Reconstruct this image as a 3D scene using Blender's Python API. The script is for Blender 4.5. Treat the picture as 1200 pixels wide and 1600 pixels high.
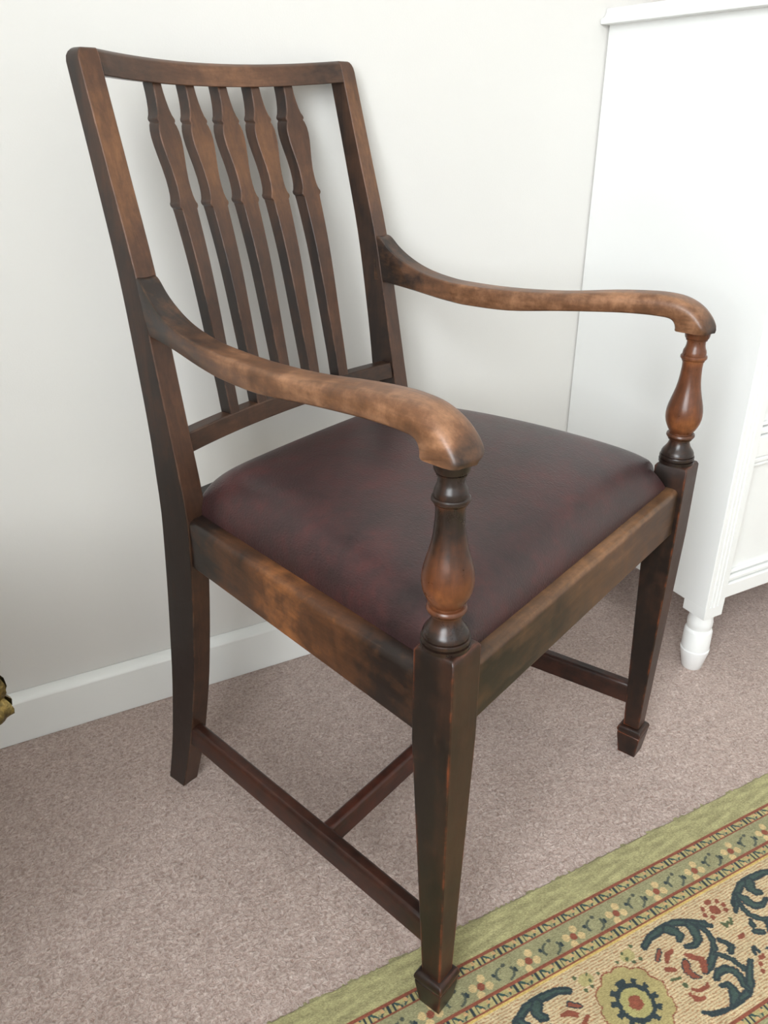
import bpy, bmesh, math
import numpy as np
from mathutils import Matrix, Vector

for o in list(bpy.data.objects):
    bpy.data.objects.remove(o, do_unlink=True)
scene = bpy.context.scene
COL = scene.collection

# ------------------------------------------------------------------ camera
CAM = dict(x=-.5372, y=-1.1099, z=.8609, yaw=.4851, pitch=-.4631, roll=-.0021, f=1269.15)
def make_camera():
    y, p, r = CAM['yaw'], CAM['pitch'], CAM['roll']
    f = Vector((math.sin(y)*math.cos(p), math.cos(y)*math.cos(p), math.sin(p)))
    rt = Vector((math.cos(y), -math.sin(y), 0)); up = rt.cross(f)
    c, s = math.cos(r), math.sin(r)
    R, U = c*rt+s*up, -s*rt+c*up
    cam = bpy.data.cameras.new('camera'); o = bpy.data.objects.new('camera', cam); COL.objects.link(o)
    m = Matrix.Identity(4)
    for i in range(3):
        m[i][0], m[i][1], m[i][2] = R[i], U[i], -f[i]
    m[0][3], m[1][3], m[2][3] = CAM['x'], CAM['y'], CAM['z']
    o.matrix_world = m
    cam.sensor_fit = 'VERTICAL'; cam.sensor_height = 36.0; cam.lens = CAM['f']/1600*36
    cam.clip_start = .02
    scene.camera = o
make_camera()

# ------------------------------------------------------------------ light and exposure
vs = scene.view_settings
vs.view_transform = 'Standard'; vs.look = 'None'; vs.gamma = 1.0; vs.use_curve_mapping = False
vs.exposure = 0.16
world = bpy.data.worlds.new('daylight'); scene.world = world; world.use_nodes = True
bgn = world.node_tree.nodes['Background']; bgn.inputs[0].default_value = (.80, .90, 1, 1); bgn.inputs[1].default_value = 1.2
WIN = dict(x0=-.95, x1=.85, z0=1.0, z1=2.15)           # window opening in the wall behind the photographer
WIN2 = dict(y0=-2.65, y1=-1.2, z0=.75, z1=2.1)       # second window, in the left-hand wall
ROOM = dict(x0=-1.3, x1=1.9, y0=-3.3, y1=0.0, h=2.4)
def area_light(name, loc, rot, sx, sy, power, col):
    l = bpy.data.lights.new(name, 'AREA'); l.shape = 'RECTANGLE'; l.size = sx; l.size_y = sy
    l.energy = power; l.color = col
    o = bpy.data.objects.new(name, l); COL.objects.link(o); o.location = loc; o.rotation_euler = rot
    return o
area_light('window_daylight', ((WIN['x0']+WIN['x1'])/2, ROOM['y0']-.16, (WIN['z0']+WIN['z1'])/2), (math.pi/2, 0, 0),
           WIN['x1']-WIN['x0'], WIN['z1']-WIN['z0'], 5, (.95, .98, 1.0))
area_light('side_window_daylight', (ROOM['x0']-.16, (WIN2['y0']+WIN2['y1'])/2, (WIN2['z0']+WIN2['z1'])/2), (math.pi/2, 0, -math.pi/2),
           WIN2['y1']-WIN2['y0'], WIN2['z1']-WIN2['z0'], 106, (.915, .968, 1.0))

# ------------------------------------------------------------------ helpers
def lin(r, g, b):
    f = lambda c: (c/255/12.92) if c/255 <= .04045 else ((c/255+.055)/1.055)**2.4
    return (f(r), f(g), f(b), 1.0)

def new_mat(name):
    m = bpy.data.materials.new(name); m.use_nodes = True
    nt = m.node_tree; b = nt.nodes['Principled BSDF']
    return m, nt, b
def N(nt, t, **kw):
    n = nt.nodes.new(t)
    for k, v in kw.items():
        if k.startswith('i_'):
            key = k[2:]; key = int(key) if key.isdigit() else key
            n.inputs[key].default_value = v
        else: setattr(n, k, v)
    return n
def ramp(nt, fac, stops, interp='LINEAR'):
    r = nt.nodes.new('ShaderNodeValToRGB'); r.color_ramp.interpolation = interp
    e = r.color_ramp.elements
    while len(e) < len(stops): e.new(.5)
    for el, (p, c) in zip(e, stops): el.position = p; el.color = c
    nt.links.new(fac, r.inputs[0]); return r.outputs[0]
def math_(nt, op, a, b=None, clamp=False):
    n = nt.nodes.new('ShaderNodeMath'); n.operation = op; n.use_clamp = clamp
    for i, v in enumerate((a, b)):
        if v is None: continue
        if isinstance(v, (int, float)): n.inputs[i].default_value = v
        else: nt.links.new(v, n.inputs[i])
    return n.outputs[0]
def mixc(nt, fac, a, b, mode='MIX'):
    n = nt.nodes.new('ShaderNodeMix'); n.data_type = 'RGBA'; n.blend_type = mode
    for s, v in ((n.inputs[0], fac), (n.inputs[6], a), (n.inputs[7], b)):
        if isinstance(v, (int, float, tuple)): s.default_value = v
        else: nt.links.new(v, s)
    return n.outputs[2]
def coords(nt, scale=(1, 1, 1)):
    t = N(nt, 'ShaderNodeTexCoord'); mp = N(nt, 'ShaderNodeMapping'); mp.inputs['Scale'].default_value = scale
    nt.links.new(t.outputs['Object'], mp.inputs[0]); return mp.outputs[0]
def noise(nt, vec, scale, detail=4, rough=.55, dist=0):
    n = N(nt, 'ShaderNodeTexNoise'); n.inputs['Scale'].default_value = scale; n.inputs['Detail'].default_value = detail
    n.inputs['Roughness'].default_value = rough; n.inputs['Distortion'].default_value = dist
    nt.links.new(vec, n.inputs['Vector']); return n.outputs[0]
def bump(nt, b, h, strength, dist):
    n = N(nt, 'ShaderNodeBump'); n.inputs['Strength'].default_value = strength; n.inputs['Distance'].default_value = dist
    nt.links.new(h, n.inputs['Height']); nt.links.new(n.outputs[0], b.inputs['Normal']); return n

def paint(name, rgb, rough=.5, bscale=None, bstr=.1, var=.02):
    m, nt, b = new_mat(name)
    c = lin(*rgb); v = coords(nt)
    n = noise(nt, v, 6, 3)
    dk = tuple(x*(1-var) for x in c[:3])+(1,)
    nt.links.new(mixc(nt, n, dk, c), b.inputs['Base Color'])
    b.inputs['Roughness'].default_value = rough
    if bscale:
        bump(nt, b, noise(nt, v, bscale, 3), bstr, .002)
    return m

def wood(name, axis, dark=(40, 26, 20), mid=(92, 56, 35), worn=(158, 104, 66), edge=(150, 84, 48), edge_amt=.6, rough=.34, blotch=7.0, contrast=1.0, erad=.0028, bstr=.12, front=0.0):
    """stained mahogany: 'wear' attribute 0..1 rubs the dark stain away"""
    m, nt, b = new_mat(name)
    s = [1, 1, 1]; s[axis] = .12
    v = coords(nt, tuple(s)); v0 = coords(nt)
    grain = noise(nt, v, 260, 5, .65, .4)
    streak = noise(nt, v, 60, 4, .6, .8)
    bl = noise(nt, v0, blotch, 5, .6)
    fine = noise(nt, v0, 52, 6, .7)
    at = N(nt, 'ShaderNodeAttribute', attribute_name='wear')
    w = math_(nt, 'ADD', at.outputs['Fac'], math_(nt, 'MULTIPLY', math_(nt, 'SUBTRACT', bl, .5), .95*contrast))
    w = math_(nt, 'ADD', w, math_(nt, 'MULTIPLY', math_(nt, 'SUBTRACT', fine, .5), 1.0*contrast))
    if front:                                           # tone follows the object-space normal: front faces paler, flanks darker
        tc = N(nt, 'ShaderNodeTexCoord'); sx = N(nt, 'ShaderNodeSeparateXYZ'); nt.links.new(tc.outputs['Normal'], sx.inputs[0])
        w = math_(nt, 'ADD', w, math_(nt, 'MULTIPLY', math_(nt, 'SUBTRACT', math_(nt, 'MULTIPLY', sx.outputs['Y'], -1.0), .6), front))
    w = math_(nt, 'ADD', w, math_(nt, 'MULTIPLY', math_(nt, 'SUBTRACT', streak, .5), .55), True)
    col = ramp(nt, w, [(0, lin(*dark)), (.5, lin(*mid)), (1, lin(*worn))])
    g2 = ramp(nt, grain, [(.32, (.62, .62, .62, 1)), (.62, (1, 1, 1, 1))])
    col = mixc(nt, .6, col, mixc(nt, 1.0, col, g2, 'MULTIPLY'))
    if edge_amt > 0:                                    # stain rubbed off along the arrises
        bev = N(nt, 'ShaderNodeBevel', samples=4); bev.inputs['Radius'].default_value = erad
        geo = N(nt, 'ShaderNodeNewGeometry')
        dt = N(nt, 'ShaderNodeVectorMath', operation='DOT_PRODUCT')
        nt.links.new(bev.outputs[0], dt.inputs[0]); nt.links.new(geo.outputs['Normal'], dt.inputs[1])
        e = math_(nt, 'SUBTRACT', 1.0, dt.outputs['Value'])
        e = math_(nt, 'MULTIPLY', e, 6.0, True)
        brk = ramp(nt, noise(nt, v0, 22, 5, .7), [(.46, (0, 0, 0, 1)), (.66, (1, 1, 1, 1))])
        e = math_(nt, 'MULTIPLY', math_(nt, 'MULTIPLY', e, brk), edge_amt, True)
        col = mixc(nt, e, col, lin(*edge))
    nt.links.new(col, b.inputs['Base Color'])
    r = math_(nt, 'ADD', math_(nt, 'MULTIPLY', fine, .22), rough-.11)
    nt.links.new(r, b.inputs['Roughness'])
    b.inputs['Specular IOR Level'].default_value = .45
    bump(nt, b, grain, bstr, .0006)
    return m

def link_mesh(name, verts, faces, mat, parent=None, smooth=False, bevel=0, segs=2, wear=None, angle=40):
    me = bpy.data.meshes.new(name); me.from_pydata([tuple(v) for v in verts], [], faces); me.update()
    bm = bmesh.new(); bm.from_mesh(me); bmesh.ops.recalc_face_normals(bm, faces=bm.faces); bm.to_mesh(me); bm.free()
    if wear is not None:
        a = me.attributes.new('wear', 'FLOAT', 'POINT')
        a.data.foreach_set('value', [float(wear(*v.co)) if callable(wear) else float(wear) for v in me.vertices])
    o = bpy.data.objects.new(name, me); COL.objects.link(o)
    if mat: me.materials.append(mat)
    if parent: o.parent = parent
    if bevel:
        b = o.modifiers.new('bevel', 'BEVEL'); b.width = bevel; b.segments = segs; b.limit_method = 'ANGLE'; b.angle_limit = math.radians(35)
    if smooth or bevel:
        me.polygons.foreach_set('use_smooth', [True]*len(me.polygons))
        for e in me.edges: pass
        bm = bmesh.new(); bm.from_mesh(me)
        for e in bm.edges:
            if len(e.link_faces) == 2 and e.calc_face_angle(0) > math.radians(angle): e.smooth = False
        bm.to_mesh(me); bm.free()
    return o

def sweep(rings, closed_caps=True):
    """rings: list of equal-length vertex rings"""
    v = [p for r in rings for p in r]; n = len(rings[0]); f = []
    for i in range(len(rings)-1):
        for j in range(n):
            k = (j+1) % n
            f.append((i*n+j, i*n+k, (i+1)*n+k, (i+1)*n+j))
    if closed_caps:
        f.append(tuple(range(n))[::-1]); f.append(tuple((len(rings)-1)*n+j for j in range(n)))
    return v, f
def box(x0, x1, y0, y1, z0, z1):
    return sweep([[(x0, y0, z), (x1, y0, z), (x1, y1, z), (x0, y1, z)] for z in (z0, z1)])
def lathe(prof, cx, cy, seg=40):
    return sweep([[(cx+r*math.cos(2*math.pi*j/seg), cy+r*math.sin(2*math.pi*j/seg), z) for j in range(seg)] for z, r in prof])
def join(*parts):
    V, F = [], []
    for v, f in parts:
        n = len(V); V += list(v); F += [tuple(i+n for i in q) for q in f]
    return V, F
def interp(pts):
    """smooth monotone-ish interpolation (Catmull-Rom / Hermite) of (x, y) pairs"""
    xs = [p[0] for p in pts]; ys = [p[1] for p in pts]
    sl = []
    for i in range(len(xs)):
        if i == 0: sl.append((ys[1]-ys[0])/(xs[1]-xs[0]))
        elif i == len(xs)-1: sl.append((ys[-1]-ys[-2])/(xs[-1]-xs[-2]))
        else: sl.append((ys[i+1]-ys[i-1])/(xs[i+1]-xs[i-1]))
    def f(x):
        if x <= xs[0]: return ys[0]
        if x >= xs[-1]: return ys[-1]
        i = max(k for k in range(len(xs)) if xs[k] <= x); i = min(i, len(xs)-2)
        h = xs[i+1]-xs[i]; t = (x-xs[i])/h
        return ((2*t**3-3*t**2+1)*ys[i] + (t**3-2*t**2+t)*h*sl[i] + (-2*t**3+3*t**2)*ys[i+1] + (t**3-t**2)*h*sl[i+1])
    return f
def linterp(pts):
    xs = [p[0] for p in pts]; ys = [p[1] for p in pts]
    return lambda x: float(np.interp(x, xs, ys))
def sstep(a, b, x):
    t = min(1, max(0, (x-a)/(b-a))); return t*t*(3-2*t)
def empty(name, loc, rz=0):
    o = bpy.data.objects.new(name, None); COL.objects.link(o); o.location = loc; o.rotation_euler = (0, 0, rz)
    o.empty_display_size = .05; return o
def tag(o, label, cat=None, group=None, kind=None):
    o['label'] = label
    if cat: o['category'] = cat
    if group: o['group'] = group
    if kind: o['kind'] = kind
    return o

# ------------------------------------------------------------------ setting
M_wall = paint('wall_paint', (222, 219, 214), .85, 420, .06)
M_ceil = paint('ceiling_paint', (246, 245, 242), .9)
M_trim = paint('trim_gloss', (240, 240, 236), .32)
def carpet_mat():
    m, nt, b = new_mat('carpet_pile'); v = coords(nt)
    n1 = noise(nt, v, 235, 3, .7, .8); n2 = noise(nt, v, 6, 5, .65); n3 = noise(nt, v, 60, 3, .6)
    c = ramp(nt, n1, [(.30, lin(156, 131, 120)), (.5, lin(193, 171, 161)), (.70, lin(222, 205, 197))])
    c = mixc(nt, .5, c, mixc(nt, 1.0, c, ramp(nt, n3, [(.35, (.72, .70, .68, 1)), (.65, (1.05, 1.05, 1.05, 1))]), 'MULTIPLY'))
    c = mixc(nt, .55, c, mixc(nt, 1.0, c, ramp(nt, n2, [(.34, (.84, .82, .80, 1)), (.66, (1.06, 1.06, 1.06, 1))]), 'MULTIPLY'))
    nt.links.new(c, b.inputs['Base Color']); b.inputs['Roughness'].default_value = .95
    b.inputs['Specular IOR Level'].default_value = .1
    b.inputs['Sheen Weight'].default_value = .25
    h = math_(nt, 'ADD', n1, math_(nt, 'MULTIPLY', n3, .8))
    bump(nt, b, h, .9, .004)
    return m
M_carpet = carpet_mat()
R_ = ROOM
def struct(name, vf, mat, label, bevel=0, parent=None):
    o = link_mesh(name, *vf, mat, parent, bevel=bevel)
    if parent is None: tag(o, label, kind='structure')
    return o
struct('floor', box(R_['x0'], R_['x1'], R_['y0'], .0, -.08, 0), M_carpet, 'beige pile carpet covering the whole floor')
struct('wall_back', box(R_['x0']-.1, R_['x1']+.1, 0, .1, -.08, R_['h']), M_wall, 'cream painted wall behind the chair')
w2 = WIN2
struct('wall_left', join(box(R_['x0']-.1, R_['x0'], R_['y0']-.1, w2['y0'], -.08, R_['h']), box(R_['x0']-.1, R_['x0'], w2['y1'], 0, -.08, R_['h']),
       box(R_['x0']-.1, R_['x0'], w2['y0'], w2['y1'], -.08, w2['z0']), box(R_['x0']-.1, R_['x0'], w2['y0'], w2['y1'], w2['z1'], R_['h'])), M_wall, 'cream painted side wall with the smaller window')
struct('wall_right', box(R_['x1'], R_['x1']+.1, R_['y0']-.1, 0, -.08, R_['h']), M_wall, 'cream painted side wall past the chest')
y0 = R_['y0']; w = WIN
struct('wall_front', join(box(R_['x0'], w['x0'], y0-.1, y0, -.08, R_['h']), box(w['x1'], R_['x1'], y0-.1, y0, -.08, R_['h']),
       box(w['x0'], w['x1'], y0-.1, y0, -.08, w['z0']), box(w['x0'], w['x1'], y0-.1, y0, w['z1'], R_['h'])), M_wall, 'cream painted wall holding the window')
struct('ceiling', box(R_['x0']-.1, R_['x1']+.1, R_['y0']-.1, .1, R_['h'], R_['h']+.1), M_ceil, 'plain white ceiling')
bb = [(-.0005, .0), (-.0182, .0), (-.0182, .0715), (-.0150, .0755), (-.0070, .0800), (-.0005, .0812)]
struct('baseboard_back', sweep([[(x, y, z) for y, z in bb] for x in (R_['x0']+.001, R_['x1']-.001)]), M_trim, 'white gloss skirting board along the wall behind the chair', bevel=.0012)
# window behind the photographer
def build_window(name, label, a0, a1, z0, z1, put):
    """a runs along the wall, depth d outwards from the room face; put maps (a, d, z) to the room"""
    P = lambda vf: ([put(*v) for v in vf[0]], vf[1])
    mid = (a0+a1)/2
    fr = link_mesh(name, *P(join(box(a0, a1, .02, .08, z0, z0+.05), box(a0, a1, .02, .08, z1-.05, z1), box(a0, a0+.05, .02, .08, z0+.05, z1-.05),
         box(a1-.05, a1, .02, .08, z0+.05, z1-.05), box(mid-.025, mid+.025, .02, .08, z0+.05, z1-.05))), M_trim)
    tag(fr, label, kind='structure')
    for a, c in ((a0+.05, mid-.025), (mid+.025, a1-.05)):
        link_mesh('pane', *P(box(a, c, .047, .053, z0+.05, z1-.05)), M_glass, fr)
    link_mesh('window_sill', *P(box(a0-.04, a1+.04, -.12, .02, z0-.03, z0)), M_trim, fr, bevel=.004)
M_glass, nt, b = new_mat('window_glass')
tr = N(nt, 'ShaderNodeBsdfTransparent'); gl = N(nt, 'ShaderNodeBsdfGlossy'); gl.inputs['Roughness'].default_value = .02
mx = N(nt, 'ShaderNodeMixShader'); mx.inputs[0].default_value = .06
nt.links.new(tr.outputs[0], mx.inputs[1]); nt.links.new(gl.outputs[0], mx.inputs[2])
nt.links.new(mx.outputs[0], nt.nodes['Material Output'].inputs[0])
build_window('window_1', 'wide white framed window in the wall opposite the chair', w['x0'], w['x1'], w['z0'], w['z1'], lambda a, d, z: (a, y0-d, z))
build_window('window_2', 'smaller white framed window in the side wall', w2['y0'], w2['y1'], w2['z0'], w2['z1'], lambda a, d, z: (R_['x0']-d, a, z))

# ------------------------------------------------------------------ rug
def rug_colours(X, Dm):
    """woven pattern: X along the wall, Dm distance in from the rug's edge, both millimetres (numpy)"""
    rs = np.random.RandomState(3)
    lum = rs.normal(0, 1, X.shape)
    rowj = np.repeat(rs.uniform(-1.1, 1.1, (X.shape[0]+1)//2), 2)[:X.shape[0], None]
    C = lambda *a: np.array(lin(*a)[:3])
    green, red, navy, cream, olive, sage, gold = C(170, 164, 120), C(142, 80, 62), C(52, 64, 68), C(208, 189, 152), C(176, 164, 114), C(154, 150, 114), C(208, 182, 134)
    rust, teal = C(176, 122, 84), C(58, 84, 80)
    out = np.empty(X.shape+(3,)); out[:] = green
    # pile of the outer green band: long streaks
    st = np.sin(X*.11+3*np.sin(Dm*.23))+np.sin(X*.041+Dm*.5+1.7)*.8
    out *= (1+.10*st+.10*lum)[..., None]
    def put(mask, c, j=.06):
        out[mask] = np.clip(c*(1+j*lum[mask])[:, None], 0, 1)
    def zig(d0, flip):
        d = Dm-d0
        band = (d >= 0) & (d < 14.5)
        put(band & (d < 3.6), red); put(band & (d >= 12.6), red)
        z = band & (d >= 3.6) & (d < 12.6); put(z, olive*1.05)
        t = (X+flip) % 28.5; y = (d-3.6)/9.0
        put(z & (((t < 3.0)) | ((t > 6.5) & (t < 8.3))), navy)
        put(z & (np.abs(t-(9+y*8.5)) < 1.9) & (y < .95), teal)
        put(z & (np.abs(t-(26-y*7.5)) < 1.6), teal)
        put(z & (np.hypot(t-22.8, (y-.30)*9) < 2.3), C(202, 164, 118)); put(z & (np.hypot(t-12.8, (y-.82)*9) < 2.2), C(202, 164, 118))
        put(z & (np.abs(t-18.0) < 1.4) & (y > .45), sage)
    def floral(d0, wd):
        d = Dm-d0; b = (d >= 0) & (d < wd); put(b, sage, .09)
        t = (X-9.5) % 64.2; t = np.where(t > 32.1, t-64.2, t); y = d-wd*.62
        for a, dd in ((-9, -2.5), (5, -8), (9, 3.0), (-5, 8)):
            put(b & (np.hypot(t-a, y-dd) < 4.6), gold)
        put(b & (np.hypot(t, y) < 4.3), red)
        tt = np.where(t < 0, t+64.2, t)-32.1
        rr = np.hypot(tt/1.25, y); an = np.arctan2(y, tt)
        put(b & (np.abs(rr-8.5) < 1.3) & (np.sin(an*2+.6) > -.25), C(86, 92, 80))
        put(b & (np.hypot(tt+13, y+4) < 2.3), navy); put(b & (np.hypot((tt-13.5), (y-1)*.6) < 2.0), navy)
        put(b & (np.hypot(tt-3, (y+9.5)*1.2) < 2.6), C(84, 88, 78))
    zig(39.5, 0); floral(54.0, 29.5); zig(83.5, 9)
    F0, F1 = 98.0, 226.5
    fld = (Dm >= F0) & (Dm < F1)
    put(fld, cream, .05)
    put(fld & ((Dm+.35*np.sin(X*.3)) % 3.2 < 1.15) & (lum > -1.0), C(172, 132, 98), .12)
    put(fld & (Dm < F0+3), C(212, 182, 110))
    zig(226.5, 15); floral(241, 29.5); zig(270.5, 4)
    inner = Dm >= 285
    put(inner, sage*.92, .09)
    def strokes(x, d, mask0):
        x = x+rowj; t = (x+46.3) % 326.0; t = np.where(t > 163, 326-t, t); xf = t-46.3
        def stroke(pts, c, grow=0.0):
            best = np.full(x.shape, -9.0)
            for (x0, d0, w0), (x1, d1, w1) in zip(pts[:-1], pts[1:]):
                L = max((x1-x0)**2+(d1-d0)**2, 1e-6)
                k = np.clip(((xf-x0)*(x1-x0)+(d-d0)*(d1-d0))/L, 0, 1)
                q = (w0+(w1-w0)*k)/2+grow-np.hypot(xf-(x0+k*(x1-x0)), d-(d0+k*(d1-d0)))
                best = np.maximum(best, q)
            put(mask0 & (best > 0), c)
        for s in MOTIF['olive']: stroke(s, olive)
        for s in MOTIF['green']: stroke(s, C(88, 98, 70), -.3)
        for s in MOTIF['navy']: stroke(s, navy, .9); stroke(s, C(68, 86, 80), -2.2)
        for s in MOTIF['red']: stroke(s, navy if s[0][2] > 5.5 and s[0][2] < 12 else red, .3); stroke(s, red, -1.2)
        # large rosette
        r = np.hypot(xf+46.3, d-164.5); a = np.arctan2(d-164.5, xf+46.3)
        R = 38.5+4.2*np.abs(np.cos(a*5+.3))
        put(mask0 & (r < R), red); put(mask0 & (r < R-1.6), C(174, 160, 110))
        put(mask0 & (r < 24.5+2.8*np.sign(np.sin(a*12))), navy); put(mask0 & (r < 16.6), C(170, 162, 108)); put(mask0 & (r < 8), red)
    strokes(X, Dm, fld)
    return np.clip(out, 0, 1)
MOTIF = {
 'navy': [[[8.4,120.2,7.1],[21.5,114.3,7.2],[40.9,113.1,9.3],[60.8,113.5,8.1],[79.0,122.3,8.2],[91.2,130.4,6.8]],[[48.0,116.1,12.0],[53.6,122.1,12.0],[54.4,128.7,9.3],[49.3,132.1,6.6]],[[75.2,122.7,8.1],[73.3,132.6,12.0],[70.4,141.7,9.2],[61.0,145.8,6.5],[49.8,142.1,4.5]],[[79.3,122.0,5.4],[87.4,130.1,6.5],[96.7,136.9,4.3]],[[83.0,129.0,4.4],[85.8,139.2,5.9],[84.3,149.4,6.3],[77.2,158.9,6.2],[69.4,164.2,8.2],[57.2,171.6,8.0],[45.9,174.6,4.9]],[[73.6,164.0,5.1],[81.3,172.8,5.6],[85.7,182.1,5.1],[87.6,192.2,6.0]],[[101.7,188.3,4.6],[91.8,195.5,7.0],[80.4,206.2,7.8],[70.1,212.7,7.7],[55.1,214.3,6.7],[44.1,214.8,5.6],[39.6,216.5,2.8]],[[51.3,185.3,5.9],[58.5,181.3,7.9],[68.3,182.0,8.0],[75.1,187.8,9.0],[76.1,196.2,7.9],[73.1,204.5,6.9],[71.7,210.3,5.8]],[[49.4,194.1,3.9],[57.5,196.2,5.8],[57.8,202.9,9.6],[54.0,208.4,10.5],[46.4,212.8,7.6]],[[10.4,206.2,3.7],[16.9,211.7,4.6],[31.0,215.1,4.2],[38.8,216.1,2.8]],[[90.3,153.8,4.2],[93.8,159.3,6.3]],[[97.3,166.0,6.3],[90.2,170.5,6.2]],[[115.4,179.1,3.2],[113.6,185.3,3.1]]],
 'red': [[[18.6,132.3,6.4],[9.4,139.1,5.6]],[[32.4,138.1,3.9],[24.2,139.6,6.3],[18.0,145.0,5.0]],[[10.0,152.2,4.9],[18.4,156.6,5.0]],[[43.0,150.2,5.1],[49.1,156.9,7.1],[54.4,163.2,7.1],[47.4,172.0,7.0]],[[35.9,155.7,8.1],[29.9,162.7,9.9],[31.2,171.3,7.9],[36.4,176.2,3.9]],[[19.3,182.5,3.4],[23.6,186.9,3.4],[34.7,187.4,3.9],[38.5,185.1,2.9]],[[12.5,185.4,3.8],[13.9,192.4,4.7],[22.6,195.0,3.8]],[[116.7,123.8,12.3],[116.7,124.0,12.3]],[[114.9,112.4,5.4],[114.9,112.8,5.4]],[[105.9,129.7,5.3],[105.9,130.1,5.3]],[[101.4,123.5,5.3],[101.4,123.9,5.3]],[[105.0,116.3,5.3],[105.0,116.7,5.3]],[[114.0,162.5,5.1],[116.5,162.8,5.1]],[[108.5,196.4,4.9],[108.5,196.8,4.9]],[[104.3,203.3,4.8],[104.3,203.6,4.8]],[[114.5,191.3,4.8],[116.3,191.6,4.8]]],
 'green': [[[-5.6,112.0,5.1],[-5.6,112.3,5.2]],[[-20.6,114.4,3.8],[-20.6,114.7,3.8]],[[-32.5,119.7,4.4],[-32.5,120.0,4.4]],[[-19.8,122.1,5.0],[-19.8,122.4,5.0]],[[-16.2,128.4,5.0],[-16.1,128.7,5.0]],[[-7.1,128.9,5.1],[-7.1,129.2,5.0]],[[6.8,163.9,3.9],[16.9,166.5,3.9]],[[15.2,174.9,6.8],[14.1,176.5,4.8]],[[109.7,140.4,4.4],[113.0,146.1,4.4],[116.0,142.4,3.3]]],
 'olive': [[[-14.1,119.3,14.0],[-19.1,119.6,12.6]]]}
RUG_Y = -.5903; RUG_T = .002
def build_rug():
    V, F, COLR = [], [], []
    n0 = 0
    def patch(xa, xb, da, db, sx, sd, jag=False):
        nonlocal n0
        nx, nd = int(round((xb-xa)/sx)), int(round((db-da)/sd))
        xs = np.linspace(xa, xb, nx+1); ds = np.linspace(da, db, nd+1)
        X, Dm = np.meshgrid(xs, ds)
        col = rug_colours(X, Dm)
        rs = np.random.RandomState(int(abs(xa)+da))
        Y = Dm.copy(); Z = np.full(X.shape, RUG_T*1000)
        if jag:                                   # shaggy chenille selvedge rolling down to the carpet
            Y[0] += np.repeat(rs.uniform(-2.6, 2.2, X.shape[1]//3+1), 3)[:X.shape[1]]+1.2*np.sin(X[0]*.13)
            Z[0] = 0.3; Z[1] = 1.5
            Z[2:] += rs.uniform(-.25, .25, X[2:].shape)*np.clip((39-Dm[2:])/4, 0, 1)
        V.append(np.stack([X, RUG_Y*1000-Y, Z], -1).reshape(-1, 3)/1000)
        COLR.append(col.reshape(-1, 3))
        i = np.arange((nx+1)*(nd+1)).reshape(nd+1, nx+1)+n0
        F.append(np.stack([i[:-1, :-1], i[1:, :-1], i[1:, 1:], i[:-1, 1:]], -1).reshape(-1, 4))
        n0 += (nx+1)*(nd+1)
    X0, X1, XA, XB = -1100, 1000, -440, 560
    patch(XA, XB, 0, 300, 1.15, .95, True)
    patch(X0, XA, 0, 300, 2.6, 2.0, True); patch(XB, X1, 0, 300, 2.6, 2.0, True)
    patch(X0, X1, 300, 1350, 25, 25)
    V = np.concatenate(V); F = np.concatenate(F); Cc = np.concatenate(COLR)
    me = bpy.data.meshes.new('rug')
    me.vertices.add(len(V)); me.vertices.foreach_set('co', V.ravel())
    me.loops.add(F.size); me.loops.foreach_set('vertex_index', F.ravel().astype(np.int32))
    me.polygons.add(len(F)); me.polygons.foreach_set('loop_start', np.arange(0, F.size, 4, dtype=np.int32))
    try: me.polygons.foreach_set('loop_total', np.full(len(F), 4, dtype=np.int32))
    except Exception: pass
    a = me.color_attributes.new('weave', 'FLOAT_COLOR', 'POINT')
    a.data.foreach_set('color', np.concatenate([Cc, np.ones((len(Cc), 1))], 1).ravel().astype(np.float32))
    me.update(); me.validate()
    m, nt, b = new_mat('woven_rug')
    at = N(nt, 'ShaderNodeAttribute', attribute_name='weave')
    v = coords(nt, (1, 3.2, 1)); n1 = noise(nt, v, 320, 3, .7); n2 = noise(nt, coords(nt), 40, 3)
    c = mixc(nt, 1.0, at.outputs['Color'], ramp(nt, n1, [(.3, (.66, .64, .62, 1)), (.68, (1.18, 1.18, 1.16, 1))]), 'MULTIPLY')
    c = mixc(nt, .6, c, mixc(nt, 1.0, c, ramp(nt, n2, [(.3, (.80, .80, .78, 1)), (.7, (1.1, 1.1, 1.1, 1))]), 'MULTIPLY'))
    nt.links.new(c, b.inputs['Base Color']); b.inputs['Roughness'].default_value = .9
    b.inputs['Specular IOR Level'].default_value = .12; b.inputs['Sheen Weight'].default_value = .15
    bump(nt, b, n1, .6, .0018)
    me.materials.append(m)
    o = bpy.data.objects.new('rug', me); COL.objects.link(o)
    tag(o, 'patterned woven rug with green edge band and cream floral border under one chair foot', 'rug')
build_rug()

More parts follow.
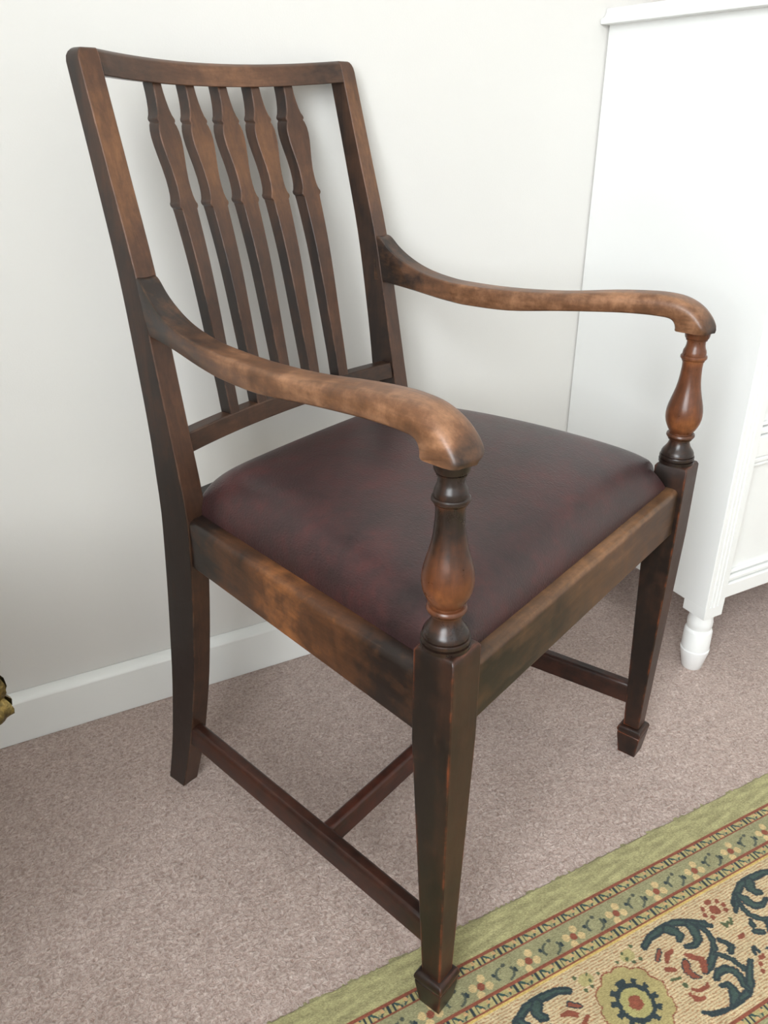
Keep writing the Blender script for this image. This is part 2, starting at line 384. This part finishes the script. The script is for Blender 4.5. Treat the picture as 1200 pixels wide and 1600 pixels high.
# ------------------------------------------------------------------ chest beside the chair
M_white = paint('white_lacquer', (241, 241, 239), .38)
def build_chest():
    xd, dd, W = .4353, .3777, .86
    t = empty('chest_of_drawers', (xd, -dd, 0))
    tag(t, 'white painted chest with moulded top and turned feet against the wall', 'chest')
    L = lambda v: [(x-xd, y+dd, z) for x, y, z in v]
    def part(name, vf, bevel=.0015, parent=t, **k):
        return link_mesh(name, L(vf[0]), vf[1], M_white, parent, bevel=bevel, **k)
    z0, z1, zp = .1305, .9704, .112
    # carcass: side panels, back, bottom
    part('side_panel', box(xd, xd+.018, -dd+.045, -.003, z0, z1), bevel=0)
    part('side_panel', box(xd+W-.018, xd+W, -dd+.045, -.003, z0, z1))
    part('back_panel', box(xd+.018, xd+W-.018, -.012, -.003, z0, z1))
    part('bottom_panel', box(xd+.018, xd+W-.018, -dd+.03, -.012, z0+.004, z0+.018))
    # front corner posts with reeded face
    def post(x0, mirror):
        prof = [(0, .0012), (.0004, .0004), (.0012, 0), (.0085, 0), (.0095, .0032), (.0115, .0032), (.0125, 0), (.0165, 0), (.0175, .0032), (.0195, .0032), (.0205, 0), (.0245, 0), (.0255, .0032), (.0275, .0032), (.0285, 0), (.041, 0), (.041, .045), (0, .045)]
        f = (lambda u: x0+.041-u) if mirror else (lambda u: x0+u)
        part('corner_post', sweep([[(f(u), -dd+v, z) for u, v in prof] for z in (zp+.02, z1)]), bevel=0)
        part('corner_block', box(x0, x0+.041, -dd, -dd+.045, zp, zp+.02), bevel=.0004)
    post(xd, False); post(xd+W-.041, True)
    xa, xb = xd+.041, xd+W-.041
    for za, zb in ((.1375, .1640), (.386, .420), (.668, .694), (.935, z1)):
        part('rail', box(xa, xb, -dd+.006, -dd+.026, za, zb))
    # drawers: frame moulding round a sunk panel
    for za, zb in ((.1645, .3855), (.4205, .6675), (.6945, .9345)):
        d = part('drawer', join(box(xa+.001, xb-.001, -dd+.0195, -dd+.033, za+.001, zb-.001)), bevel=.001)
        def frame(g0, g1, ya, yb):
            a0, a1, c0, c1 = xa+.001, xb-.001, za+.001, zb-.001
            return join(box(a0+g0, a1-g0, ya, yb, c0+g0, c0+g1), box(a0+g0, a1-g0, ya, yb, c1-g1, c1-g0),
                        box(a0+g0, a0+g1, ya, yb, c0+g1, c1-g1), box(a1-g1, a1-g0, ya, yb, c0+g1, c1-g1))
        part('moulding', frame(0, .010, -dd+.0085, -dd+.0195), bevel=.003, parent=d)
        part('moulding', frame(.012, .018, -dd+.0125, -dd+.0195), bevel=.002, parent=d)
        for kx in (xa+.2, xb-.2):
            zc = (za+zb)/2
            prof = [(0, .006), (.006, .005), (.012, .008), (.016, .015), (.022, .016), (.027, .011), (.029, .003)]
            v, f = lathe(prof, 0, 0, 20)
            part('knob', ([(kx+p[0], -dd+.0195-p[2], zc+p[1]) for p in v], f), bevel=0, parent=d, smooth=True)
    # moulded top
    px = [(-.006, 0), (-.0165, .0008), (-.0175, .004), (-.0165, .0075), (-.0105, .011), (-.008, .0155), (-.008, .0195), (-.0065, .0215)]
    rings = []
    for o, h in px:
        rings.append([(xd+o, -dd+o, z1+h), (xd+W-o, -dd+o, z1+h), (xd+W-o, -.002, z1+h), (xd+o, -.002, z1+h)])
    part('top', sweep(rings), bevel=0, smooth=True)
    # turned feet
    fp = [(0, .0150), (.002, .0165), (.034, .0232), (.0385, .0236), (.0395, .0215), (.0415, .0215), (.0425, .0228), (.075, .0225), (.0785, .0212), (.080, .0190), (.083, .0190), (.086, .0205), (.0945, .0207), (.1, .0195), (.1119, .0190)]
    for fx in (xd+.0225, xd+W-.0225):
        for fy in (-dd+.0235, -.048):
            v, f = lathe(fp, fx, fy, 36); part('foot', (v, f), bevel=0, smooth=True)
    for bx in (xd+.001, xd+W-.041):
        part('corner_block', box(bx, bx+.040, -.070, -.024, .112, .1304))
build_chest()
def build_trinket_box():
    m = wood('box_wood', 0, (120, 78, 58), (160, 112, 88), (186, 140, 112), edge_amt=.1, contrast=.5)
    t = empty('wooden_box', (.552, -.105, .9924), .12)
    tag(t, 'small light brown wooden box standing on the white chest', 'box')
    link_mesh('body', *box(-.055, .055, -.035, .035, 0, .045), m, t, bevel=.002, wear=.5)
    link_mesh('lid', *box(-.057, .057, -.037, .037, .0455, .062), m, t, bevel=.003, wear=.6)
build_trinket_box()

# ------------------------------------------------------------------ gilt pedestal table at the edge of view
def build_gilt_table():
    m, nt, b = new_mat('old_gilding'); v = coords(nt)
    n1 = noise(nt, v, 70, 4, .65); n2 = noise(nt, v, 22, 4)
    c = ramp(nt, math_(nt, 'ADD', math_(nt, 'MULTIPLY', n1, .6), math_(nt, 'MULTIPLY', n2, .4)), [(.38, lin(48, 40, 26)), (.52, lin(108, 92, 52)), (.66, lin(176, 148, 84))])
    nt.links.new(c, b.inputs['Base Color']); b.inputs['Metallic'].default_value = .55; b.inputs['Roughness'].default_value = .42
    bump(nt, b, n1, .8, .004)
    ang = math.atan2(.65, .76)                         # direction of the carved edge seen
    t = empty('gilt_table', (-.567, -.44, 0), ang); S = .46
    tag(t, 'gilt carved pedestal table with square top left of the chair', 'table')
    # local: x runs along the seen edge (towards +x is the seen corner), y away from it
    def strip(y, z0, z1, n=60):
        return None
    # apron as a carved, swept wall: rows of beads and leaves in real relief
    def apron_side(p0, p1, nrm):
        rows = [(.3700, .004), (.3735, .0085), (.379, .0095), (.384, .006), (.388, .0025), (.395, .0045), (.405, .0075), (.414, .0045), (.420, .003), (.4245, .0075), (.430, .0095), (.436, .0085), (.440, .002)]
        n = 120; V = []; F = []
        for z, o in rows:
            for i in range(n+1):
                k = i/n; L = k*S
                rel = o
                if .372 < z < .386: rel += .0028*abs(math.sin(L*180))
                if .39 < z < .418: rel += .0035*math.sin(L*95+z*210)
                V.append((p0[0]+(p1[0]-p0[0])*k+nrm[0]*rel, p0[1]+(p1[1]-p0[1])*k+nrm[1]*rel, z))
        m_ = n+1
        for r in range(len(rows)-1):
            for i in range(n): F.append((r*m_+i, r*m_+i+1, (r+1)*m_+i+1, (r+1)*m_+i))
        return V, F
    i_ = .0030
    a = [(-S+i_, i_), (-i_, i_), (-i_, S-i_), (-S+i_, S-i_)]
    link_mesh('carved_apron', *join(apron_side(a[0], a[1], (0, -1)), apron_side(a[1], a[2], (1, 0)), apron_side(a[2], a[3], (0, 1)), apron_side(a[3], a[0], (-1, 0)),
              box(-S+i_, -i_, i_, S-i_, .3705, .4395)), m, t, smooth=True, angle=60)
    link_mesh('table_top', *box(-S+.002, -.002, .002, S-.002, .440, .462), m, t, bevel=.006, segs=3)
    link_mesh('pedestal', *lathe([(.03, .05), (.06, .034), (.10, .026), (.16, .05), (.21, .055), (.26, .03), (.30, .026), (.34, .05), (.3705, .06)], -S/2, S/2, 40), m, t, smooth=True)
    link_mesh('base', *lathe([(0, .12), (.012, .122), (.018, .112), (.028, .085), (.031, .05)], -S/2, S/2, 48), m, t, smooth=True)
build_gilt_table()

# ------------------------------------------------------------------ the armchair
PSI = .3989
chair = empty('armchair', (0, -.5711, 0), PSI)
tag(chair, 'dark mahogany dining armchair with five shaped slats and burgundy leather seat', 'armchair')
Wf, A_ = .2666, .0407
HT, HR, HRB = .465, .4345, .3760
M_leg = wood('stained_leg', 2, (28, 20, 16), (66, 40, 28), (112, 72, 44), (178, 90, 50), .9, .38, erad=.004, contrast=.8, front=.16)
M_railx = wood('stained_rail', 0, (34, 26, 20), (92, 64, 42), (150, 106, 70), (172, 128, 98), .6, .36)
M_raily = wood('stained_side_rail', 1, (34, 25, 21), (92, 58, 36), (160, 102, 58), (150, 110, 84), .55, .36)
M_arm = wood('worn_arm', 1, (40, 30, 25), (112, 76, 52), (178, 130, 96), (190, 142, 104), .3, .38, blotch=12, contrast=1.0)
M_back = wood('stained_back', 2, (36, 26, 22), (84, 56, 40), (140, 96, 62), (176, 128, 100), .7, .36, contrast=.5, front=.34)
M_crest = wood('stained_crest', 0, (40, 30, 25), (94, 64, 46), (152, 108, 76), (160, 114, 86), .35, .36, contrast=.6)
M_turn = wood('turned_support', 2, (38, 27, 22), (104, 60, 36), (168, 104, 60), (160, 100, 64), 0, .30, contrast=.75, bstr=.03)
M_str = wood('stretcher', 1, (34, 22, 18), (74, 40, 28), (128, 74, 46), (130, 72, 48), .4, .38)
M_strx = wood('cross_stretcher', 0, (38, 24, 20), (84, 42, 30), (128, 74, 46), (130, 72, 48), .4, .38)

def sq(cu, cv, h, z): return [(cu-h, cv-h, z), (cu+h, cv-h, z), (cu+h, cv+h, z), (cu-h, cv+h, z)]
def front_leg(s):
    cu0, cv0 = s*(Wf-A_/2), A_/2
    cu1, cv1 = s*(Wf-.0095-.0115), .0061+.0115
    rings = []
    for k in range(13):
        z = .0500+(.366-.0500)*k/12
        t = (z-.0505)/(.366-.0505)
        t2 = t if t < .9 else .9+.1*math.sin((t-.9)/.1*math.pi/2)
        h = .0115+(A_/2-.0115)*t2
        rings.append(sq(cu1+(cu0-cu1)*t2, cv1+(cv0-cv1)*t2, h, z))
    for z in (.39, .42, .445, .4618): rings.append(sq(cu0, cv0, A_/2, z))
    rings.append(sq(cu0, cv0, A_/2-.0022, HT+.0006))
    def wear(u, v, w_):
        front = 1 if v < cv0-.008 else 0
        side = .12 if front else 0
        return .10+side+(.10*math.sin(w_*30) if front else 0)
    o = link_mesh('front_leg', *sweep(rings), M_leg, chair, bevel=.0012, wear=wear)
    zb = RUG_T if s < 0 else 0
    r2 = [(zb, .0126), (zb+.001, .0129), (.034, .0166), (.0375, .0168), (.0385, .0158), (.0405, .0172), (.0440, .0178), (.0475, .0170), (.0500, .0148), (.0508, .0118)]
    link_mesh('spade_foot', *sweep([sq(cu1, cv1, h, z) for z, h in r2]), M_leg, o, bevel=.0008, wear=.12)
def arm_support(s):
    prof = [(.4650, .0199), (.4652, .0209), (.4688, .0211), (.4692, .0186), (.4702, .0186), (.4706, .0206), (.4730, .0209), (.4744, .0203), (.4747, .0185), (.4754, .0185), (.4755, .0197), (.4780, .0193), (.4805, .0180), (.4832, .0158), (.4862, .0138), (.4895, .0126), (.4925, .0119), (.4938, .0119), (.4941, .0140), (.4956, .0144), (.4959, .0134), (.4966, .0134), (.4969, .0158), (.4988, .0168), (.5008, .0164), (.5016, .0156), (.5019, .0138), (.5034, .0138), (.5065, .0160), (.5105, .0181), (.5150, .0200), (.5200, .0211), (.5245, .0214), (.5300, .0210), (.5354, .0200), (.5420, .0181), (.5482, .0162), (.5550, .0144), (.5626, .0130), (.5710, .0121), (.5802, .0116), (.5868, .0119), (.5870, .0128), (.5882, .0130), (.5884, .0121), (.5891, .0121), (.5894, .0142), (.5910, .0152), (.5928, .0151), (.5938, .0143), (.5941, .0134), (.5970, .0134), (.5995, .0128), (.6020, .0115), (.6050, .0107), (.6090, .0105), (.6104, .0105), (.6106, .0120), (.6119, .0122), (.6121, .0112), (.6128, .0112), (.6131, .0132), (.6150, .0139), (.6180, .0144), (.6215, .0146)]
    prof = [(.465+(z-.465)*1.05, r) for z, r in prof]
    v, f = lathe(prof, s*.2468, .0222, 48)
    def wear(u, vv, w_):
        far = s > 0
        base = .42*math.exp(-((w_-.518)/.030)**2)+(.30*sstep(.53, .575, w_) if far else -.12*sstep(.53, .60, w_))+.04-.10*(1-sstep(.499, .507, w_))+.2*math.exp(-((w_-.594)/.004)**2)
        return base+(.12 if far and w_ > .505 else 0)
    link_mesh('arm_support', v, f, M_turn, chair, smooth=True, wear=wear, angle=33)
for s in (-1, 1): front_leg(s); arm_support(s)

# back posts
vf = interp([(0, .4744), (.06, .4565), (.12, .4425), (.20, .4285), (.30, .4160), (.38, .4095), (.434, .4078), (.48, .4125), (.53, .4210), (.60, .4325), (.7036, .4507), (.80, .4755), (.888, .4985), (.913, .5047)])
dep = interp([(0, .032), (.13, .042), (.25, .048), (.40, .050), (.47, .047), (.53, .040), (.60, .036), (.70, .032), (.80, .027), (.90, .0235), (.913, .0232)])
uo = linterp([(0, .2230), (.20, .2150), (.434, .2098), (.913, .2007)])
tw = linterp([(0, .0245), (.3, .0265), (.45, .0275), (.6, .0255), (.913, .0245)])
HB = .9129
def back_post(s):
    rings = []
    zs = [0, .002]+[HB*k/40 for k in range(1, 39)]+[HB-.012, HB-.007, HB-.0035, HB-.0012, HB]
    for z in zs:
        o, i, a, d = uo(z), uo(z)-tw(z), vf(z), dep(z)
        q = max(0, z-(HB-.012)); e = .0105*(1-math.sqrt(max(0, 1-(q/.0121)**2)))
        a2, d2, o2 = a+e*.25, d-e*1.25, o-e*.8
        rings.append([(s*o2, a2, z), (s*i, a2, z), (s*i, a2+d2, z), (s*o2, a2+d2, z)])
    def wear(u, v, w_):
        front = v < vf(w_)+dep(w_)*.5
        k = .16+.14*sstep(.25, .75, w_)
        if front: k += .30*sstep(.725, .78, w_)*(1-.7*sstep(.87, .91, w_))
        return k
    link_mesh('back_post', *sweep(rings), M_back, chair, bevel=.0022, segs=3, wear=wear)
for s in (-1, 1): back_post(s)

UI = .1765
def bow(u, amp): return amp*max(0, 1-(u/UI)**2)
CA, SA = math.cos(.2527), math.sin(.2527)
def crest():
    rings = []; n = 36
    for k in range(n+1):
        u = -UI-.0005+(2*UI+.001)*k/n; b_ = bow(u, .029)
        z0 = .8885; z1 = HB; dv = b_*CA; dz = -b_*SA
        pts = []
        d = .0235
        for y, z in ((0, z0), (d, z0+.001), (d-.0005, z1-.007), (d-.003, z1-.0025), (d-.008, z1-.0003), (.010, z1), (.004, z1-.0005), (.0006, z1-.0035)):
            pts.append((u, vf(z)+y+dv, z+dz))
        rings.append(pts)
    def wear(u, v, w_):
        return .20+.38*math.exp(-(u/.11)**2)
    link_mesh('crest_rail', *sweep(rings), M_crest, chair, bevel=.0012, wear=wear)
crest()
def lower_rail():
    rings = []; n = 30; UL = .1815
    for k in range(n+1):
        u = -UL+2*UL*k/n; b_ = .0215*(1-(u/UL)**2)
        z0, z1, d = .5105, .5325, .0215
        rings.append([(u, vf(z0)+b_+.0035, z0-b_*.1), (u, vf(z0)+b_+d, z0-b_*.1), (u, vf(z1)+b_+d, z1-b_*.1), (u, vf(z1)+b_+.0035, z1-b_*.1)])
    link_mesh('lower_back_rail', *sweep(rings), M_crest, chair, bevel=.0014, wear=lambda u, v, w_: .12+.22*math.exp(-((u+.06)/.09)**2))
lower_rail()
slat_w = [(.527, .0160), (.560, .0162), (.62, .0180), (.70, .0208), (.7580, .0232), (.7636, .0242), (.7642, .0262), (.7662, .0288), (.7684, .0288), (.7700, .0262), (.7725, .0240), (.7770, .0218), (.7840, .0206), (.7930, .0206), (.8050, .0232), (.8170, .0272), (.8270, .0302), (.8350, .0312), (.8420, .0302), (.8475, .0270), (.8500, .0236), (.8508, .0240), (.8520, .0262), (.8536, .0268), (.8552, .0252), (.8580, .0216), (.8640, .0178), (.8720, .0150), (.8800, .0134), (.8900, .0128)]
def slat(cu):
    rings = []
    zs = sorted(set([z for z, _ in slat_w]+[.527+.0145*k for k in range(1, 16)]))
    wf = linterp(slat_w)
    for z in zs:
        amp = .0215+(.029-.0215)*(z-.53)/(.89-.53); h = wf(z)/2; t = .0180
        zz = z; ang = .2527*sstep(.55, .8, z)
        r = []
        for du, dv in ((-h, 0), (h, 0), (h, t), (-h, t)):
            b_ = bow(cu+du, amp)
            r.append((cu+du, vf(z)+.0042+dv+b_*math.cos(ang), zz-b_*math.sin(ang)-(.002 if z < .55 else 0)))
        rings.append(r)
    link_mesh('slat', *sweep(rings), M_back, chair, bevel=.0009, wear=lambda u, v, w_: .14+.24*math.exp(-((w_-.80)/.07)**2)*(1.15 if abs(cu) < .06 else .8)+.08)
for k in range(-2, 3): slat(.049*k)

# seat rails: front, sides, back
def rail_section(t, lip=.007):
    """(outward offset from outer face going in, height)"""
    z0, z1 = HRB, HR+.003
    return [(0, z0), (0, z1-lip), (lip*.12, z1-lip*.55), (lip*.45, z1-lip*.15), (lip, z1), (t, z1), (t, z0)]
def front_rail():
    rings = [[(u, .006+o, z) for o, z in rail_section(.024)] for u in np.linspace(-Wf+A_-.001, Wf-A_+.001, 25)]
    link_mesh('front_rail', *sweep(rings), M_railx, chair, bevel=.0008, wear=lambda u, v, w_: .10+.32*math.exp(-((u-.05)/.12)**2)+.34*sstep(.4290, .4340, w_))
front_rail()
def side_rail(s):
    rings = []
    for k in range(25):
        v = A_-.001+(.4098-A_+.001)*k/24
        o0 = Wf-.002-(Wf-.002-.2082)*(v-A_)/(.4075-A_)
        rings.append([(s*(o0-o), v, z) for o, z in rail_section(.022, .0085)])
    def wear(u, v, w_):
        return .08+.50*math.exp(-((v-.235)/.10)**2)+.08*math.sin(v*60)
    link_mesh('side_rail', *sweep(rings), M_raily, chair, bevel=.0008, wear=wear)
for s in (-1, 1): side_rail(s)
link_mesh('back_seat_rail', *box(-.184, .184, .4285, .4475, HRB+.004, .4515), M_railx, chair, bevel=.002, wear=.1)

# stretchers
def stretcher_section(wd, z0, z1):
    h = wd/2
    return [(-h, z0), (h, z0), (h, z1-.007), (h*.86, z1-.0025), (h*.5, z1), (-h*.5, z1), (-h*.86, z1-.0025), (-h, z1-.007)]
def side_stretcher(s):
    p0, p1 = Vector((s*.2440, .0290)), Vector((s*.2080, .4520)); rings = []
    for k in range(17):
        p = p0.lerp(p1, k/16)
        rings.append([(p.x+o, p.y, z) for o, z in stretcher_section(.0185, .0885, .1205)])
    link_mesh('side_stretcher', *sweep(rings), M_str, chair, bevel=.001, wear=lambda u, v, w_: .12+.25*math.exp(-((v-.28)/.12)**2))
for s in (-1, 1): side_stretcher(s)
link_mesh('cross_stretcher', *sweep([[(u, .1935+o, z) for o, z in stretcher_section(.0175, .0890, .1180)] for u in np.linspace(-.2225, .2225, 17)]), M_strx, chair, bevel=.001, wear=.22)

# arms
def armrest(s):
    top = [(.4540, .7036), (.4450, .7020), (.4320, .6895), (.4170, .6785), (.3980, .6685), (.3770, .6612), (.3520, .6560), (.3250, .6530), (.2620, .6518), (.1900, .6555), (.1200, .6640), (.0800, .6672), (.0600, .6672), (.0440, .6652), (.0310, .6605), (.0210, .6540), (.0135, .6460), (.0085, .6385), (.0062, .6330), (.0070, .6290)]
    bot = [(.4540, .6440), (.4330, .6432), (.4130, .6408), (.3930, .6380), (.3720, .6347), (.3520, .6315), (.3320, .6290), (.3080, .6272), (.2500, .6275), (.1800, .6355), (.1150, .6420), (.0800, .6440), (.0600, .6440), (.0510, .6432), (.0462, .6410), (.0435, .6375), (.0422, .6335), (.0412, .6292), (.0320, .6286), (.0220, .6286)]
    # densify
    def dens(L, n):
        t = list(range(len(L))); fx = interp(list(zip(t, [p[0] for p in L]))); fy = interp(list(zip(t, [p[1] for p in L])))
        return [(fx(k*(len(L)-1)/n), fy(k*(len(L)-1)/n)) for k in range(n+1)]
    n = 76; T = dens(top, n); B = dens(bot, n); rings = []
    for k, ((vt, wt), (vb, wb)) in enumerate(zip(T, B)):
        fr = 1-sstep(.06, .40, (vt+vb)/2)
        rt = (.0026+.0078*fr)*(1-.35*sstep(n-22, n-6, k))                 # roundness of the upper arrises grows towards the hand
        ctr = []
        H = math.hypot(vt-vb, wt-wb)
        rt = min(rt, H*.45)
        endk = sstep(n-10, n, k)
        prof = []                            # (x across -1..1 in metres from inner to outer, y 0..1)
        def half(v): return (Wf-(Wf-.2046)*v/.4507, Wf-A_-(Wf-A_-.1802)*v/.4507)
        vm = .5*(vt+vb); uo_, ui_ = half(max(vm, -.01)); 
        grow = .0003*fr
        uo_ += grow; ui_ -= grow
        sh = .0012*endk; uo_ -= sh; ui_ += sh
        wd = uo_-ui_; rb = .0022
        pts = [(ui_+rb, 0), (uo_-rb, 0), (uo_, rb/H)]
        for j in range(6):
            a = j/5*math.pi/2
            pts.append((uo_-rt*(1-math.cos(a)), 1-rt*(1-math.sin(a))/H))
        crown = .0016*fr+.0030*sstep(n-24, n-4, k)
        pts.append(((uo_+ui_)/2, 1+crown/max(H, .01)-(0 if fr > .3 else .0012/H*(1-fr))))
        for j in range(6):
            a = math.pi/2-j/5*math.pi/2
            pts.append((ui_+rt*(1-math.cos(a)), 1-rt*(1-math.sin(a))/H))
        pts.append((ui_, rb/H))
        rings.append([(s*x, vb+(vt-vb)*y, wb+(wt-wb)*y) for x, y in pts])
    def wear(u, v, w_):
        return .10+.46*(1-sstep(.27, .42, v))-.42*(1-sstep(.006, .020, v))+.05*math.sin(v*70)
    link_mesh('armrest', *sweep(rings), M_arm, chair, smooth=True, wear=wear, angle=55)
for s in (-1, 1): armrest(s)

# drop-in leather seat
def leather():
    m, nt, b = new_mat('burgundy_leather'); v = coords(nt)
    n1 = noise(nt, v, 16, 5, .65); n2 = noise(nt, v, 60, 4, .7)
    f = math_(nt, 'ADD', math_(nt, 'MULTIPLY', n1, .65), math_(nt, 'MULTIPLY', n2, .35))
    c = ramp(nt, f, [(.34, lin(40, 29, 29)), (.50, lin(57, 36, 36)), (.66, lin(76, 41, 40))])
    nt.links.new(c, b.inputs['Base Color'])
    vo = N(nt, 'ShaderNodeTexVoronoi', feature='DISTANCE_TO_EDGE'); vo.inputs['Scale'].default_value = 330
    dv = N(nt, 'ShaderNodeMapping'); dv.inputs['Scale'].default_value = (1, .6, 1)
    nt.links.new(v, dv.inputs[0]); nt.links.new(dv.outputs[0], vo.inputs['Vector'])
    wr = noise(nt, coords(nt, (1, .45, 1)), 150, 4, .6, 1.2)
    h = math_(nt, 'ADD', math_(nt, 'MULTIPLY', vo.outputs['Distance'], 1.0), math_(nt, 'MULTIPLY', wr, 1.0))
    bump(nt, b, h, .32, .0012)
    nt.links.new(math_(nt, 'ADD', math_(nt, 'MULTIPLY', n2, .14), .30), b.inputs['Roughness'])
    b.inputs['Specular IOR Level'].default_value = .5
    return m
def seat():
    nu, nv = 90, 90; V = []; F = []
    v0, v1 = .0205, .4275
    def hw(v):
        base = .2440-(.2440-.1850)*(v-.04)/(.43-.04)
        return base if v > .046 else .2268+(base-.2268)*sstep(.0395, .046, v)
    base = .4330
    for j in range(nv+1):
        tv = -math.cos(math.pi*j/nv); v = v0+(v1-v0)*(tv+1)/2
        for i in range(nu+1):
            tu = -math.cos(math.pi*i/nu); u = tu*hw(v)
            sh = (max(0, 1-abs(tu)**11)*max(0, 1-abs(tv)**11))**.5
            z = base+sh*(.046+.004*tv+.028*(1-.4*tu*tu)*(1-.8*tv*tv))
            # leather rolls slightly outward over the rim
            V.append((u, v, z))
    n = nu+1
    for j in range(nv):
        for i in range(nu): F.append((j*n+i, j*n+i+1, (j+1)*n+i+1, (j+1)*n+i))
    rim = [i for i in range(n)]+[j*n+nu for j in range(1, nv+1)]+[nv*n+i for i in range(nu-1, -1, -1)]+[j*n for j in range(nv-1, 0, -1)]
    k0 = len(V)
    for r in rim: V.append((V[r][0]*.998, V[r][1], .412))
    L = len(rim)
    for a in range(L): F.append((rim[a], rim[(a+1) % L], k0+(a+1) % L, k0+a))
    F.append(tuple(k0+a for a in range(L)))
    link_mesh('seat', V, F, leather(), chair, smooth=True, angle=75)
seat()
